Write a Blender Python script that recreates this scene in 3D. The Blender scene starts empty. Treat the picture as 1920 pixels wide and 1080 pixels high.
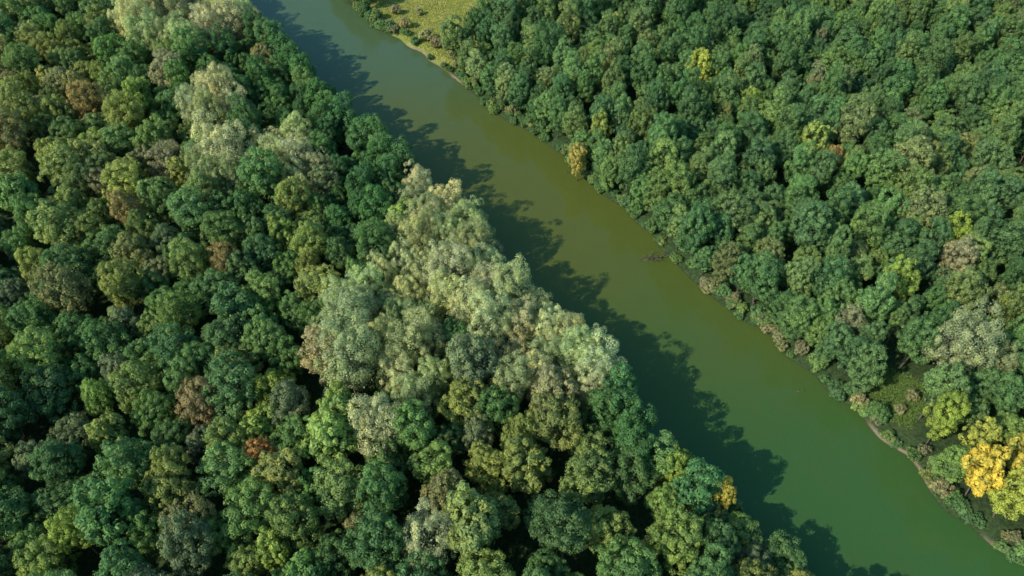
import bpy, math, random
import numpy as np
from mathutils import Vector, noise

random.seed(21)
rs = np.random.RandomState(11)
scene = bpy.context.scene
C = bpy.context.collection

# ------------------------------------------------------------------ plan of the place (metres)
RB = [(-1700,3500),(-420,960),(-170,480),(-100,345),(-72.5,295.0),(-63.4,276.8),(-52.7,258.1),(-41.0,248.4),(-29.4,233.8),(-17.7,220.3),(-7.6,203.2),(6.5,190.3),(15.6,177.1),(27.9,158.0),(37.7,143.1),(43.9,129.5),(49.0,121.5),(59.6,111.5),(64.4,101.4),(72.9,90.1),(80.3,79.1),(83,67.0),(91.9,59.0),(96.6,54.5),(101.4,47.1),(122,15),(170,-60),(2300,-3500)]
LB = [(-1760,3500),(-480,960),(-235,480),(-145,320),(-100,255.6),(-87,239.9),(-71.7,222),(-57.7,199.6),(-48.2,182.6),(-37.8,174.3),(-27.9,162.2),(-21.6,153.0),(-10.4,143.5),(-4.4,133.1),(-1,118.8),(5.6,112.6),(15.2,105),(20,95),(24.2,87),(25,78),(33,73),(42,67.5),(45,61.5),(50,57.5),(52,51),(56,42),(75,10),(121,-60),(2250,-3500)]
def P(s): return [tuple(float(c) for c in q.split(',')) for q in s.split()]
Z = {
'W1':P('-27,155 -18,155 -9,144 -4,134 -4,116 -11,110 -14,98 -10,85 -24,80 -37,85 -45,101 -41,108 -32,116 -29,127 -27,136'),
'W2':P('-9,110 0,115 10,108 19,98 20,89 8,85 0,83 -4,87 -10,98'),
'W3':P('-83,163 -72,164 -69,171 -58,174 -50,159 -54,150 -62,153 -75,148 -82,155'),
'W4':P('-96,193 -88,198 -79,187 -77,174 -88,176'),
'W5':P('-135,234 -131,254 -88,254 -85,231 -98,220 -113,217'),
'W6':P('-34,82 -27,85 -20,80 -21,72 -29,68 -38,69 -42,75'),
'W7':P('-9,68 -3,69 0,61 -4,55 -8,57 -8,48 -14,48 -14,57'),
'W8':P('92,101 100,102 100,94 92,89 88,94'),
'A1':P('-163,224 -136,220 -105,179 -84,157 -92,134 -107,130 -136,166 -190,193'),
'D1':P('-99,220 -65,211 -47,179 -30,157 -28,138 -42,129 -49,157 -58,174 -74,174 -83,198'),
'Y1':P('81,86 91,85 103,84 112,62 95,50 82,56 74,62 74,70'),
}
CLEAR = [P('-55,310 -7,310 -6,262 -12,240 -21,226 -36,240 -52,258'),
         P('77,99 83,100 89,96 87,89 82,84.5 75.5,89.5'),
         P('133.6,164.9 149,172.1 140.3,153.6 130.2,153.6')]

def inpoly(px, py, poly):
    px=np.asarray(px,float); py=np.asarray(py,float)
    r=np.zeros(px.shape,bool); n=len(poly)
    for i in range(n):
        x1,y1=poly[i]; x2,y2=poly[(i+1)%n]
        if y1==y2: continue
        c=((y1>py)!=(y2>py))&(px<(x2-x1)*(py-y1)/(y2-y1)+x1)
        r^=c
    return r
def dline(px,py,pts,closed=False):
    px=np.asarray(px,float); py=np.asarray(py,float)
    d=np.full(px.shape,1e9); n=len(pts)
    for i in range(n if closed else n-1):
        x1,y1=pts[i]; x2,y2=pts[(i+1)%n]
        dx,dy=x2-x1,y2-y1; L=dx*dx+dy*dy
        t=np.clip(((px-x1)*dx+(py-y1)*dy)/L,0,1)
        d=np.minimum(d,np.hypot(px-x1-t*dx,py-y1-t*dy))
    return d
RIV = LB+RB[::-1]
def sdist(px,py):
    wx=np.sin(np.asarray(py)*0.55)*0.5+np.sin(np.asarray(py)*0.23+1)*0.6+np.sin(np.asarray(px)*0.9+2)*0.35
    x=np.asarray(px)+wx
    ins=inpoly(x,py,RIV)
    d=np.minimum(dline(x,py,LB),dline(x,py,RB))
    return np.where(ins,-d,d)       # >0 land
def height(px,py):
    s=sdist(px,py)
    und=(np.sin(px*0.09)*np.cos(py*0.07)+np.sin(px*0.31+py*0.23)*0.35)*0.35
    return np.where(s<0, np.maximum(-2.5,0.4*s), np.minimum(1.6,0.55*s)+und*np.clip((s-2)/12,0,1))

# ------------------------------------------------------------------ node helpers
def newmat(name):
    m=bpy.data.materials.new(name); m.use_nodes=True
    nt=m.node_tree; nt.nodes.clear()
    return m,nt,nt.nodes,nt.links
def N(nt,t,**k):
    n=nt.nodes.new(t)
    for a,b in k.items(): setattr(n,a,b)
    return n
def mathn(nt,op,a,b=None,clamp=False):
    n=N(nt,'ShaderNodeMath',operation=op,use_clamp=clamp)
    for i,v in enumerate((a,b)):
        if v is None: continue
        if isinstance(v,(int,float)): n.inputs[i].default_value=v
        else: nt.links.new(v,n.inputs[i])
    return n.outputs[0]
def mixc(nt,f,a,b,bt='MIX'):
    n=N(nt,'ShaderNodeMix',data_type='RGBA',blend_type=bt)
    for i,v in ((0,f),(6,a),(7,b)):
        if isinstance(v,(int,float)): n.inputs[i].default_value=v
        elif isinstance(v,tuple): n.inputs[i].default_value=(*v,1)
        else: nt.links.new(v,n.inputs[i])
    return n.outputs[2]
def ramp(nt,f,p0,p1):
    n=N(nt,'ShaderNodeMapRange',interpolation_type='SMOOTHSTEP')
    nt.links.new(f,n.inputs[0]); n.inputs[1].default_value=p0; n.inputs[2].default_value=p1
    return n.outputs[0]
def noisen(nt,vec,scale,detail=4,rough=.55):
    n=N(nt,'ShaderNodeTexNoise'); n.inputs['Scale'].default_value=scale
    n.inputs['Detail'].default_value=detail; n.inputs['Roughness'].default_value=rough
    nt.links.new(vec,n.inputs['Vector']); return n.outputs[0]

# foliage: the tree's own leaf colour comes from the object colour
def foliage(name,trans=.32):
    m,nt,nd,lk=newmat(name)
    oi=N(nt,'ShaderNodeObjectInfo'); at=N(nt,'ShaderNodeAttribute',attribute_name='tone')
    tc=N(nt,'ShaderNodeTexCoord')
    nz=noisen(nt,tc.outputs['Object'],0.45,3)
    k=mathn(nt,'MULTIPLY',at.outputs['Fac'],1.5)
    k=mathn(nt,'ADD',k,mathn(nt,'MULTIPLY',nz,.55))
    k=mathn(nt,'ADD',k,0.36)
    sc=N(nt,'ShaderNodeVectorMath',operation='SCALE'); lk.new(oi.outputs['Color'],sc.inputs[0]); lk.new(k,sc.inputs['Scale'])
    yel=mixc(nt,1.0,sc.outputs[0],(1.32,1.1,0.8),'MULTIPLY')
    col=mixc(nt,ramp(nt,at.outputs['Fac'],.4,.9),sc.outputs[0],yel)
    b=N(nt,'ShaderNodeBsdfPrincipled'); lk.new(col,b.inputs['Base Color'])
    b.inputs['Roughness'].default_value=.6; b.inputs['Specular IOR Level'].default_value=.35
    t=N(nt,'ShaderNodeBsdfTranslucent')
    tcn=mixc(nt,1.0,col,(1.25,1.3,.85),'MULTIPLY'); lk.new(tcn,t.inputs['Color'])
    mx=N(nt,'ShaderNodeMixShader'); mx.inputs[0].default_value=trans
    lk.new(b.outputs[0],mx.inputs[1]); lk.new(t.outputs[0],mx.inputs[2])
    o=N(nt,'ShaderNodeOutputMaterial'); lk.new(mx.outputs[0],o.inputs[0])
    return m
M_leaf=foliage('foliage')
m,nt,nd,lk=newmat('bark'); M_bark=m
tc=N(nt,'ShaderNodeTexCoord'); nz=noisen(nt,tc.outputs['Object'],3,5)
b=N(nt,'ShaderNodeBsdfPrincipled'); lk.new(mixc(nt,nz,(.05,.04,.03),(.16,.13,.10)),b.inputs['Base Color']); b.inputs['Roughness'].default_value=.9
lk.new(b.outputs[0],N(nt,'ShaderNodeOutputMaterial').inputs[0])

# ground
m,nt,nd,lk=newmat('forest_ground'); M_ground=m
geo=N(nt,'ShaderNodeNewGeometry'); pos=geo.outputs['Position']
n1=noisen(nt,pos,.12,6); n2=noisen(nt,pos,1.6,6,.65)
base=mixc(nt,ramp(nt,n2,.35,.65),(.022,.04,.018),(.05,.08,.032))
at=N(nt,'ShaderNodeAttribute',attribute_name='meadow')
mead=mixc(nt,ramp(nt,n1,.4,.62),(.19,.22,.055),(.29,.28,.10))
mead=mixc(nt,mathn(nt,'MULTIPLY',ramp(nt,n2,.45,.7),.6),mead,(.11,.15,.045))
col=mixc(nt,at.outputs['Fac'],base,mead)
sx=N(nt,'ShaderNodeSeparateXYZ'); lk.new(pos,sx.inputs[0])
sand=mixc(nt,ramp(nt,n2,.3,.7),(.18,.135,.10),(.28,.225,.175))
sa=N(nt,'ShaderNodeAttribute',attribute_name='sandy')
zz=mathn(nt,'ADD',sx.outputs[2],mathn(nt,'MULTIPLY',mathn(nt,'SUBTRACT',n2,.5),1.2))
sm=mathn(nt,'SUBTRACT',1.0,ramp(nt,zz,.2,.5))
col=mixc(nt,mathn(nt,'MULTIPLY',sm,sa.outputs['Fac']),col,sand)
wet=mathn(nt,'SUBTRACT',1.0,ramp(nt,sx.outputs[2],0.0,.14))
col=mixc(nt,mathn(nt,'MULTIPLY',wet,.85),col,(.035,.04,.022))
b=N(nt,'ShaderNodeBsdfPrincipled'); lk.new(col,b.inputs['Base Color']); b.inputs['Roughness'].default_value=.95; b.inputs['Specular IOR Level'].default_value=.1
bp=N(nt,'ShaderNodeBump'); bp.inputs['Strength'].default_value=.6; bp.inputs['Distance'].default_value=.3; lk.new(n2,bp.inputs['Height']); lk.new(bp.outputs[0],b.inputs['Normal'])
lk.new(b.outputs[0],N(nt,'ShaderNodeOutputMaterial').inputs[0])

# water
m,nt,nd,lk=newmat('river_water'); M_water=m
geo=N(nt,'ShaderNodeNewGeometry'); pos=geo.outputs['Position']
sx=N(nt,'ShaderNodeSeparateXYZ'); lk.new(pos,sx.inputs[0])
n1=noisen(nt,pos,.022,4)
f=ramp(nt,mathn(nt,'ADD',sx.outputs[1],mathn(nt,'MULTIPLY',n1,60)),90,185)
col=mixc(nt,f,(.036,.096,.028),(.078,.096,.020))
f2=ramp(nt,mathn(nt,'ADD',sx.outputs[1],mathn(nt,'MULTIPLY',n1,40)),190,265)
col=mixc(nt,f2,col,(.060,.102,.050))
n3=noisen(nt,pos,.15,5)
col=mixc(nt,mathn(nt,'MULTIPLY',ramp(nt,n3,.45,.7),.18),col,(.062,.082,.02))
b=N(nt,'ShaderNodeBsdfPrincipled'); lk.new(col,b.inputs['Base Color'])
b.inputs['Roughness'].default_value=.07; b.inputs['IOR'].default_value=1.34
mp=N(nt,'ShaderNodeMapping'); mp.inputs['Rotation'].default_value=(0,0,.9); mp.inputs['Scale'].default_value=(1,.45,1); lk.new(pos,mp.inputs[0])
n4=noisen(nt,mp.outputs[0],1.3,4,.6)
bp=N(nt,'ShaderNodeBump'); bp.inputs['Strength'].default_value=.25; bp.inputs['Distance'].default_value=.12; lk.new(n4,bp.inputs['Height']); lk.new(bp.outputs[0],b.inputs['Normal'])
lk.new(b.outputs[0],N(nt,'ShaderNodeOutputMaterial').inputs[0])

# ------------------------------------------------------------------ mesh helper
def mk(name,verts,faces,mats,midx=None,tone=None,smooth=False):
    me=bpy.data.meshes.new(name)
    v=np.asarray(verts,np.float32); 
    ls=np.array([len(f) for f in faces],np.int32) if not isinstance(faces,np.ndarray) else np.full(len(faces),faces.shape[1],np.int32)
    fl=np.concatenate([np.asarray(f,np.int32) for f in faces]) if not isinstance(faces,np.ndarray) else faces.astype(np.int32).ravel()
    me.vertices.add(len(v)); me.vertices.foreach_set('co',v.ravel())
    me.loops.add(len(fl)); me.loops.foreach_set('vertex_index',fl)
    me.polygons.add(len(ls)); me.polygons.foreach_set('loop_start',np.concatenate([[0],np.cumsum(ls)[:-1]]).astype(np.int32))
    for mt in mats: me.materials.append(mt)
    if midx is not None: me.polygons.foreach_set('material_index',np.asarray(midx,np.int32))
    if smooth: me.polygons.foreach_set('use_smooth',np.ones(len(ls),bool))
    me.update(calc_edges=True)
    if tone is not None:
        a=me.attributes.new('tone','FLOAT','FACE'); a.data.foreach_set('value',np.asarray(tone,np.float32))
    return me
def tube(p0,p1,r0,r1,n=6):
    p0=np.array(p0,float);p1=np.array(p1,float);d=p1-p0;d/=np.linalg.norm(d)
    a=np.cross(d,[0,0,1.0]); 
    if np.linalg.norm(a)<.1:a=np.array([1.0,0,0])
    a/=np.linalg.norm(a);b=np.cross(d,a)
    th=np.arange(n)*2*math.pi/n
    ring=np.cos(th)[:,None]*a+np.sin(th)[:,None]*b
    v=np.vstack([p0+ring*r0,p1+ring*r1])
    f=[(i,(i+1)%n,n+(i+1)%n,n+i) for i in range(n)]
    return v,np.array(f)
def unit(n):
    v=rs.normal(size=(n,3)); return v/np.linalg.norm(v,axis=1)[:,None]

def tree_mesh(name,R,Ht,base,nl,lr,pr,npuff,nleaf,leaf,spiky=0.0,up=0.0,trunk=.25,stretch=1.0,rough=.4):
    rz=(Ht-base)/2; c=np.array([0,0,base+rz])
    env=np.array([R,R,rz])
    # lobes carried by the limbs
    k=np.arange(nl)+.5; ph=np.arccos(1-1.45*k/nl); th=np.pi*(1+5**.5)*k+rs.rand()*6
    d=np.stack([np.cos(th)*np.sin(ph),np.sin(th)*np.sin(ph),np.cos(ph)],1)+rs.normal(size=(nl,3))*.16
    d/=np.linalg.norm(d,axis=1)[:,None]
    L=c+d*(env-lr)*rs.uniform(.76,1.14,(nl,1)); lrad=lr*rs.uniform(.7,1.25,nl)
    L=np.vstack([L,c+[[0,0,rz*.1]]]); lrad=np.append(lrad,min(R,rz)*.62)
    pu=[];po=[];lobe=[]
    for i in range(len(L)):
        n=max(8,int(4*math.pi*lrad[i]**2/(pr*pr*1.5)))
        dd=unit(n); dd[:,2]*=stretch
        q=L[i]+dd*lrad[i]*rs.uniform(.82,1.12,(n,1))
        ok=np.ones(n,bool)
        for j in range(len(L)):
            if j!=i: ok&=np.linalg.norm(q-L[j],axis=1)>lrad[j]*.82
        ok&=((q-c)*dd).sum(1)>-.15*R
        pu.append(q[ok]);po.append(dd[ok]);lobe.append(np.full(ok.sum(),i))
    pu=np.vstack(pu);po=np.vstack(po);lobe=np.concatenate(lobe)
    if len(pu)>npuff:
        s=rs.permutation(len(pu))[:npuff]; pu=pu[s];po=po[s];lobe=lobe[s]
    n=len(pu); prs=pr*rs.uniform(.65,1.3,n); ptone=rs.rand(n); ltone=rs.rand(len(L))[lobe]
    per=nleaf//n
    idx=np.repeat(np.arange(n),per)
    dd=unit(len(idx)); 
    ou=(pu[idx]-c)/env; ou/=np.linalg.norm(ou,axis=1)[:,None]
    ou=ou*.6+po[idx]*.4; ou[:,2]+=.15
    flip=(dd*ou).sum(1)<-.35; dd[flip]*=-1
    rr=rs.uniform(.62,1.02,len(idx))
    rr=np.where(rs.rand(len(idx))<.07,rr*1.22,rr)
    off=dd*(prs[idx]*rr)[:,None]; off[:,2]*=(1+up)
    pos=pu[idx]+off
    nor=dd+unit(len(idx))*rough+np.array([0,0,.2])
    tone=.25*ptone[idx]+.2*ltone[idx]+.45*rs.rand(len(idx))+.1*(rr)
    # inner foliage
    ni=nleaf//12
    pin=c+unit(ni)*env*(rs.rand(ni,1)**.5)*.72
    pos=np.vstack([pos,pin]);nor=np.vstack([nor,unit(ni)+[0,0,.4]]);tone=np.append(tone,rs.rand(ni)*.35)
    sz=leaf*rs.uniform(.6,1.35,len(pos)); sz[-ni:]*=2.0
    nor/=np.linalg.norm(nor,axis=1)[:,None]
    a=np.cross(nor,unit(len(pos))); a/=np.linalg.norm(a,axis=1)[:,None]; b=np.cross(nor,a)
    asp=rs.uniform(.45,.8,len(pos))*(1-.35*spiky)
    s2=sz/2*(1+spiky*.6)
    v=np.stack([pos-a*s2[:,None], pos-b*(s2*asp)[:,None]+nor*(sz*.08)[:,None], pos+a*s2[:,None]-nor*(sz*.12)[:,None], pos+b*(s2*asp)[:,None]+nor*(sz*.08)[:,None]],1).reshape(-1,3)
    f=np.arange(len(v)).reshape(-1,4)
    # trunk and limbs
    vs=[v];fs=[f];off=len(v);nb=0
    segs=[]
    top=np.array([rs.normal()*.3,rs.normal()*.3,base+rz*.7])
    fork=np.array([top[0]*.5,top[1]*.5,base*.75+.4])
    segs.append(((0,0,-1.2),(0.05,0,.4),trunk*1.5,trunk*1.05));segs.append(((0.05,0,.4),fork,trunk*1.05,trunk*.8));segs.append((fork,top,trunk*.8,trunk*.35))
    for i in range(len(L)-1):
        s=fork+(top-fork)*rs.rand(); mid=(s+L[i])/2+[0,0,-.3]
        segs.append((s,mid,trunk*.42,trunk*.28));segs.append((mid,L[i],trunk*.28,trunk*.1))
    for sgm in segs:
        tv,tf=tube(*sgm); vs.append(tv);fs.append(tf+off);off+=len(tv);nb+=len(tf)
    v=np.vstack(vs);f=np.vstack(fs)
    mi=np.zeros(len(f),int);mi[-nb:]=1
    return mk(name,v,f,[M_leaf,M_bark],mi,np.append(tone,np.zeros(nb)))

OAK=[tree_mesh('broadleaf_tree',4.7*rs.uniform(.9,1.1),16.5*rs.uniform(.92,1.08),3.2,15,1.75,.78,180,13500,.31) for i in range(10)]
ALD=[tree_mesh('alder_tree',3.5*rs.uniform(.9,1.1),15.5*rs.uniform(.92,1.08),2.0,11,1.5,.68,165,11500,.28,up=.15,trunk=.2) for i in range(10)]
WIL=[tree_mesh('willow_tree',4.9*rs.uniform(.95,1.1),18.5*rs.uniform(.95,1.05),1.5,18,1.6,.85,190,18000,.24,up=.35,trunk=.35,stretch=1.25,rough=.22) for i in range(7)]
MAP=[tree_mesh('maple_tree',4.2*rs.uniform(.95,1.1),15.5*rs.uniform(.95,1.05),3.0,12,1.6,.75,130,8500,.38,spiky=.9,up=.3,rough=.5) for i in range(4)]
SKI=[tree_mesh('bank_alder_tree',3.3*rs.uniform(.92,1.08),13.5*rs.uniform(.93,1.07),.3,16,1.45,.68,190,12500,.28,up=.1,trunk=.2) for i in range(6)]
BUS=[tree_mesh('bush',1.9,3.0,.1,7,.8,.45,70,3200,.24,trunk=.06) for i in range(3)]

def empty(name,loc=(0,0,0)):
    o=bpy.data.objects.new(name,None); o.location=loc; C.objects.link(o); return o
F_left=empty('deciduous_forest'); F_right=empty('deciduous_forest'); F_wil=empty('willow_grove'); F_bush=empty('riverside_bushes')

def put(meshes,x,y,scale,hs,col,parent=None,name=None,jit=.12,base=None):
    me=random.choice(meshes)
    o=bpy.data.objects.new(name or me.name.split('.')[0],me)
    z=float(height(np.array([x]),np.array([y]))[0]) if base is None else base
    o.location=(x,y,z-.1)
    o.rotation_euler=(random.gauss(0,.03),random.gauss(0,.03),random.uniform(0,6.283))
    o.scale=(scale*random.uniform(.9,1.1),scale*random.uniform(.9,1.1),scale*hs)
    j=1+max(-.22,min(.22,random.gauss(0,jit)))
    o.color=(col[0]*j*random.uniform(.92,1.08),col[1]*j,col[2]*j*random.uniform(.88,1.12),1)
    C.objects.link(o)
    if parent: o.parent=parent
    return o

# ------------------------------------------------------------------ single notable trees
YEL=(.38,.34,.06);YG=(.21,.27,.06);ORA=(.34,.19,.07);RUS=(.21,.18,.08);TAN=(.26,.25,.14);OLI=(.19,.22,.09)
notable=[(58.2,206.1,(.30,.33,.07),1.0,'yellow_maple_tree'),(87,69,YEL,.9,'yellow_maple_tree'),(18.4,167.5,(.33,.28,.08),.65,'golden_tree'),(-47.7,73.1,ORA,.66,'orange_maple_tree'),(-65.6,101.8,ORA,.42,'orange_maple_tree'),
(86.6,165.3,(.28,.20,.09),.6,'orange_maple_tree'),(-104.2,203,TAN,1.1,'tan_broadleaf_tree'),(70.5,188.5,YG,.8,'yellow_green_tree'),(105.6,131.6,YG,.8,'yellow_green_tree'),(37.5,65.5,(.30,.29,.06),.6,'yellow_maple_tree'),(31,69.5,(.18,.24,.06),.7,'yellow_green_tree'),
(84.3,81.0,YG,.85,'yellow_green_tree'),(86.1,115.8,YG,.9,'yellow_green_tree'),(-48.1,88.1,YG,.75,'yellow_green_tree'),(-75.6,58,YG,.8,'yellow_green_tree'),(103.1,122.6,(.22,.22,.12),.9,'tan_broadleaf_tree'),(-94.5,139.3,RUS,.9,'rust_broadleaf_tree'),(-65.5,122.6,RUS,.85,'rust_broadleaf_tree'),
(-38.8,94.8,TAN,1.1,'tan_broadleaf_tree'),(8.3,85.5,(.25,.24,.14),1.0,'tan_broadleaf_tree'),(104.5,156.1,OLI,1.2,'olive_broadleaf_tree'),(100.9,139.3,OLI,1.1,'olive_broadleaf_tree')]
placed=[]
for x,y,c,s,nm in notable:
    put(MAP if c[1]>.28 else OAK,x,y,s,1.12/max(s,.7)**.5,c,None,nm,0.03); placed.append((x,y,2.9*s))

# ------------------------------------------------------------------ forest scatter
cell={}
def ok(x,y,r):
    i,j=int(x//9),int(y//9)
    for a in range(i-1,i+2):
        for b in range(j-1,j+2):
            for (X,Y,R) in cell.get((a,b),()):
                if (X-x)**2+(Y-y)**2<((R+r))**2: return False
    return True
def addc(x,y,r): cell.setdefault((int(x//9),int(y//9)),[]).append((x,y,r))
for p in placed: addc(*p)
# spots where the bank is open
for x,y,r in [(73.8,89.2,1.2),(78,86,2.5),(80,81.5,1.5),(-33.7,240.9,4),(-17.7,220.9,1)]: addc(x,y,r)

NC=80000
cx=rs.uniform(-250,250,NC); cy=rs.uniform(22,335,NC)
keep=np.abs(cx)<93+(cy-54)*.462+42
cx=cx[keep];cy=cy[keep]
sd=sdist(cx,cy); dl=dline(cx,cy,LB); dr=dline(cx,cy,RB); left=dl<dr
zin={k:inpoly(cx,cy,v) for k,v in Z.items()}
cin=np.zeros(len(cx),bool)
for c in CLEAR: cin|=inpoly(cx,cy,c)
# bank rows first so that the edges are closed
order=np.argsort(np.where((sd<4.5),0,np.where(sd<7,1,2))+rs.rand(len(cx))*.2)
zh=height(cx,cy)
GL=[((.074,.150,.056),32),((.100,.185,.062),30),((.138,.21,.066),18),((.18,.225,.07),9),((.13,.175,.095),6),((.17,.185,.08),3),((.21,.165,.08),.7),((.18,.25,.07),3)]
GA=[((.175,.22,.07),30),((.21,.24,.08),22),((.115,.18,.066),28),((.225,.215,.09),8),((.23,.185,.08),1.5),((.19,.20,.11),9)]
GD=[((.055,.137,.050),60),((.076,.163,.058),30),((.11,.19,.066),8)]
GR=[((.078,.158,.064),38),((.102,.185,.070),32),((.132,.205,.074),18),((.16,.21,.085),7),((.18,.24,.07),1.5),((.17,.18,.10),2)]
GY=[((.18,.25,.065),28),((.24,.29,.065),20),((.13,.21,.07),34),((.28,.29,.065),5)]
GW=[((.30,.345,.185),50),((.255,.315,.165),32),((.33,.345,.20),18)]
def pick(p):
    t=random.uniform(0,sum(w for _,w in p))
    for c,w in p:
        t-=w
        if t<=0: return c
    return p[0][0]
cnt=0
for i in order:
    x,y,s=cx[i],cy[i],sd[i]
    L=left[i]
    if cin[i]: continue
    if s<(2.4 if L else 1.5): continue
    wil=any(zin[k][i] for k in('W1','W2','W3','W4','W5','W6','W7','W8'))
    if wil and (zin['W6'][i] or zin['W7'][i]) and random.random()<.35: wil=False
    if L: r=3.2 if not(zin['D1'][i]) else 2.5
    else: r=2.7
    if wil: r=2.95
    r*=random.uniform(.74,1.28)
    if L and s<7: r=random.uniform(2.0,2.5)
    elif s<5: r*=.8
    if not ok(x,y,r): continue
    addc(x,y,r)
    low=.64 if (L and x>35 and y<72 and s<9) else 1.0   # younger trees on the point downstream
    if wil:
        e=1.25 if s<7 else 1
        c=pick(GW)
        if zin['W8'][i]: c=(.22,.27,.14)
        put(WIL,x,y,r/2.9*random.uniform(.9,1.1)*e,random.uniform(.98,1.15)/(e if e>1 else 1)*(1.05 if e>1 else 1),c,F_wil,base=zh[i]);cnt+=1;continue
    if L:
        pal=GA if zin['A1'][i] else GD if zin['D1'][i] else GL
        c=pick(pal)
        if s<7: put(SKI+ALD,x,y,random.uniform(1.12,1.27)*low**.3,random.uniform(.96,1.07)*low,pick(GD if low==1 else GL),F_left,base=zh[i])
        elif zin['D1'][i]: put(ALD,x,y,r/2.55,random.uniform(.9,1.15),c,F_left,base=zh[i])
        else:
            ms=MAP if c[1]>.24 or random.random()<.1 else OAK
            put(ms,x,y,r/3.3,random.uniform(.85,1.22)*(r/3.2)**-.3*low,c,F_left,base=zh[i])
    else:
        pal=GY if zin['Y1'][i] else GR
        c=pick(pal)
        if s<6.0: put(SKI,x,y,r/2.15,random.uniform(.85,1.1),c,F_right,base=zh[i])
        else:
            ms=MAP if (c[1]>.235) else (ALD if random.random()<.88 else OAK)
            put(ms,x,y,r/2.7*(1 if ms is ALD else .85),random.uniform(.78,1.25)*(r/2.7)**-.2,c,F_right,base=zh[i])
    cnt+=1
print('trees',cnt)
# bushes along both waterlines and around clearings
bx=rs.uniform(-110,125,24000);by=rs.uniform(25,320,24000)
bs=sdist(bx,by);bl=dline(bx,by,LB)<dline(bx,by,RB)
bcell={};nb=0;bh=height(bx,by)
for i in range(len(bx)):
    if not(-.1<bs[i]<2.4): continue
    x,y=bx[i],by[i]
    if (abs(x-79)<6 and 76<y<87 and not bl[i]) and random.random()<.75: continue
    if (x>84 and y<66) and random.random()<.3: continue
    if ((x+31)**2+(y-238)**2<100 or (x+18)**2+(y-221)**2<16) and random.random()<.8: continue
    k=(int(x//1.6),int(y//1.6))
    if k in bcell: continue
    bcell[k]=1
    put(BUS,x,y,random.uniform(.55,1.15),random.uniform(.8,1.4),pick(GR+[((.19,.20,.11),14)]),F_bush,base=bh[i]);nb+=1
for x,y,s in [(73.8,91.2,1.0),(81.3,88.5,.7),(-38,252,1.2),(-30,243,1.3),(-26,238,1.2),(-43,262,1.1),(85,92,.8),(-20,232,1.3),(-34,262,.8),(-25,252,.7)]:
    put(BUS,x,y,s,1.1,(.22,.22,.12),None,'shrub')
print('bushes',nb)

# ------------------------------------------------------------------ ground sheet
far=[300,360,460,640,1000,1700,3400]
gx=np.concatenate([[-v for v in far[::-1]],np.arange(-262,263,1.6),far])
gy=np.concatenate([[-3400,-1500,-600,-200,-60,-10],np.arange(14,346,1.6),[380,460,640,1000,1700,3400]])
X,Y=np.meshgrid(gx,gy); hx=X.ravel();hy=Y.ravel(); hz=height(hx,hy)
nx,ny=len(gx),len(gy)
q=(np.arange(ny-1)[:,None]*nx+np.arange(nx-1)[None,:]).ravel()
me=mk('forest_ground',np.stack([hx,hy,hz],1),np.stack([q,q+1,q+nx+1,q+nx],1),[M_ground],smooth=True)
mw=np.zeros(len(hx))
for c,k in zip(CLEAR,(1.0,.12,.3)):  # small right-bank clearing: its shade is put into a weaker meadow colour
    ins=inpoly(hx,hy,c); d=dline(hx,hy,c,True); mw=np.maximum(mw,k*np.clip(np.where(ins,d,-d)/3+.7,0,1))
a=me.attributes.new('meadow','FLOAT','POINT');a.data.foreach_set('value',mw.astype(np.float32))
sw=np.zeros(len(hx))
for x,y,r in [(77,84,3.5),(80,79.5,4),(82,75,3),(92,59,4),(98,53,4),(-32,238,7),(-18,221,4)]:
    sw=np.maximum(sw,np.clip(1.4-np.hypot(hx-x,hy-y)/r,0,1))
a=me.attributes.new('sandy','FLOAT','POINT');a.data.foreach_set('value',sw.astype(np.float32))
C.objects.link(bpy.data.objects.new('forest_ground',me))
me=mk('river_water',[(-3300,-3300,0),(3300,-3300,0),(3300,3300,0),(-3300,3300,0)],[(0,1,2,3)],[M_water])
C.objects.link(bpy.data.objects.new('river_water',me))

# grass tufts in the clearings
for c,n,colr in zip(CLEAR,(11000,3500,2000),((.27,.29,.09),(.10,.17,.055),(.12,.18,.06))):  # dark grass colour in the small right-bank clearing stands for shade
    xs=[p[0] for p in c];ys=[p[1] for p in c]
    px=rs.uniform(min(xs),max(xs),n*2);py=rs.uniform(min(ys),max(ys),n*2)
    o=inpoly(px,py,c)&(sdist(px,py)>1.0); g=np.stack([px[o],py[o]],1)[:n]
    gz=height(g[:,0],g[:,1])
    idx=np.repeat(np.arange(len(g)),4)
    b0=np.stack([g[idx,0]+rs.normal(size=len(idx))*.3,g[idx,1]+rs.normal(size=len(idx))*.3,gz[idx]-.05],1)
    th=rs.rand(len(idx))*6.28;wv=np.stack([np.cos(th),np.sin(th),0*th],1)*.12
    tip=b0+np.stack([rs.normal(size=len(idx))*.2,rs.normal(size=len(idx))*.2,rs.uniform(.25,.6,len(idx))],1)
    v=np.stack([b0-wv,b0+wv,tip],1).reshape(-1,3)
    me=mk('meadow_grass',v,np.arange(len(v)).reshape(-1,3),[M_leaf],tone=rs.rand(len(v)//3))
    o=bpy.data.objects.new('meadow_grass',me);o.color=(*colr,1);C.objects.link(o)

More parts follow.
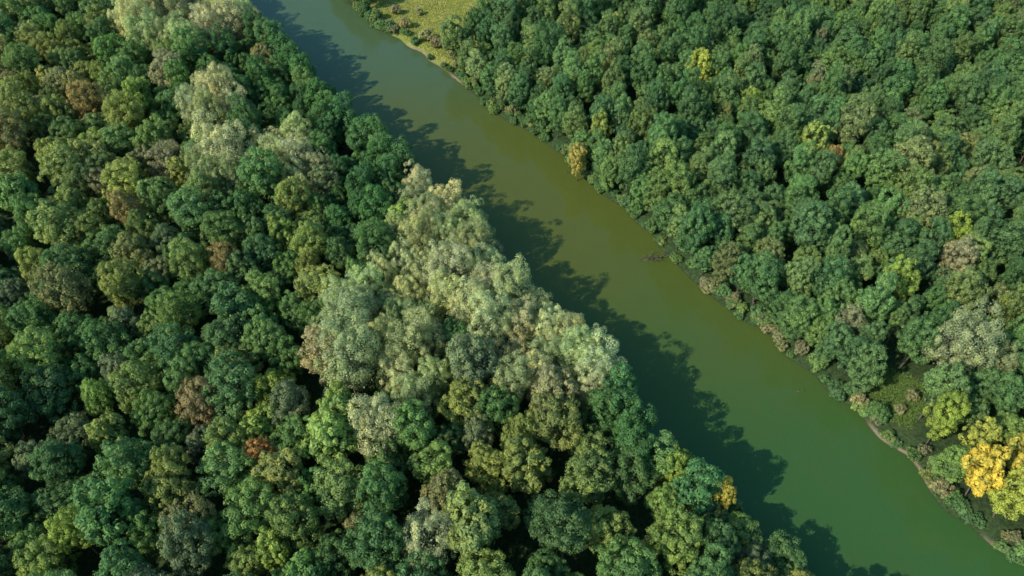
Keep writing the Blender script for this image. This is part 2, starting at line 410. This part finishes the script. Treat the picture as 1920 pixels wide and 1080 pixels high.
# snag of a fallen tree and small driftwood
def snag(name,x,y,L,n,rad,rise):
    vs=[];fs=[];off=0
    def add(p,q,r0,r1):
        nonlocal off
        v,f=tube(p,q,r0,r1,6);vs.append(v);fs.append(f+off);off+=len(v)
    a=np.array([-L/2,0,-.2]);bb=np.array([L/2,L*.15,.35])
    add(a,bb,rad,rad*.4)
    for i in range(n):
        t=rs.rand();s=a+(bb-a)*t
        e=s+np.array([rs.uniform(-1,1)*L*.25,rs.uniform(-1,1)*L*.35,rs.uniform(.2,1)*rise])
        add(s,e,rad*.4,rad*.15)
        for k in range(2):
            e2=e+np.array([rs.uniform(-1,1)*L*.15,rs.uniform(-1,1)*L*.15,rs.uniform(-.2,.8)*rise*.6]);add(e,e2,rad*.16,rad*.05)
    me=mk(name,np.vstack(vs),np.vstack(fs),[M_bark]);o=bpy.data.objects.new(name,me);o.location=(x,y,.05);C.objects.link(o);return o
snag('fallen_tree_snag',35.5,135.5,5.5,22,.26,1.6)
snag('driftwood',16.1,170.9,2.2,3,.12,.4)
snag('driftwood',62.7,94.9,1.8,3,.12,.4)
snag('driftwood',40.5,137,3.5,7,.14,1.2)

# ------------------------------------------------------------------ camera, sun, sky
cam=bpy.data.cameras.new('camera');co=bpy.data.objects.new('camera',cam);C.objects.link(co)
co.location=(0,0,135);co.rotation_euler=(math.radians(90-47),0,0)
cam.sensor_width=36;cam.lens=18/(math.tan(math.radians(21))*16/9)
cam.clip_start=1;cam.clip_end=9000
scene.camera=co
sd_=Vector((.84,.54,0)).normalized();el=math.radians(38)
dirv=Vector((sd_.x*math.cos(el),sd_.y*math.cos(el),-math.sin(el)))
sun=bpy.data.lights.new('sun','SUN');sun.energy=5.0;sun.angle=math.radians(.53);sun.color=(1,.91,.70)
so=bpy.data.objects.new('sun',sun);C.objects.link(so);so.rotation_euler=dirv.to_track_quat('-Z','Y').to_euler();so.location=(-100,-50,200)
w=bpy.data.worlds.new('World');scene.world=w;w.use_nodes=True
nt=w.node_tree;bg=nt.nodes['Background']
sky=nt.nodes.new('ShaderNodeTexSky');sky.sky_type='NISHITA';sky.sun_disc=False
sky.sun_elevation=el;sky.sun_rotation=math.atan2(-sd_.x,-sd_.y)
tint=nt.nodes.new('ShaderNodeMix');tint.data_type='RGBA';tint.blend_type='MULTIPLY';tint.inputs[0].default_value=1
tint.inputs[7].default_value=(.8,1.3,1.3,1)
nt.links.new(sky.outputs[0],tint.inputs[6]);nt.links.new(tint.outputs[2],bg.inputs[0]);bg.inputs[1].default_value=.15
scene.view_settings.view_transform='Standard';scene.view_settings.look='None';scene.view_settings.exposure=0
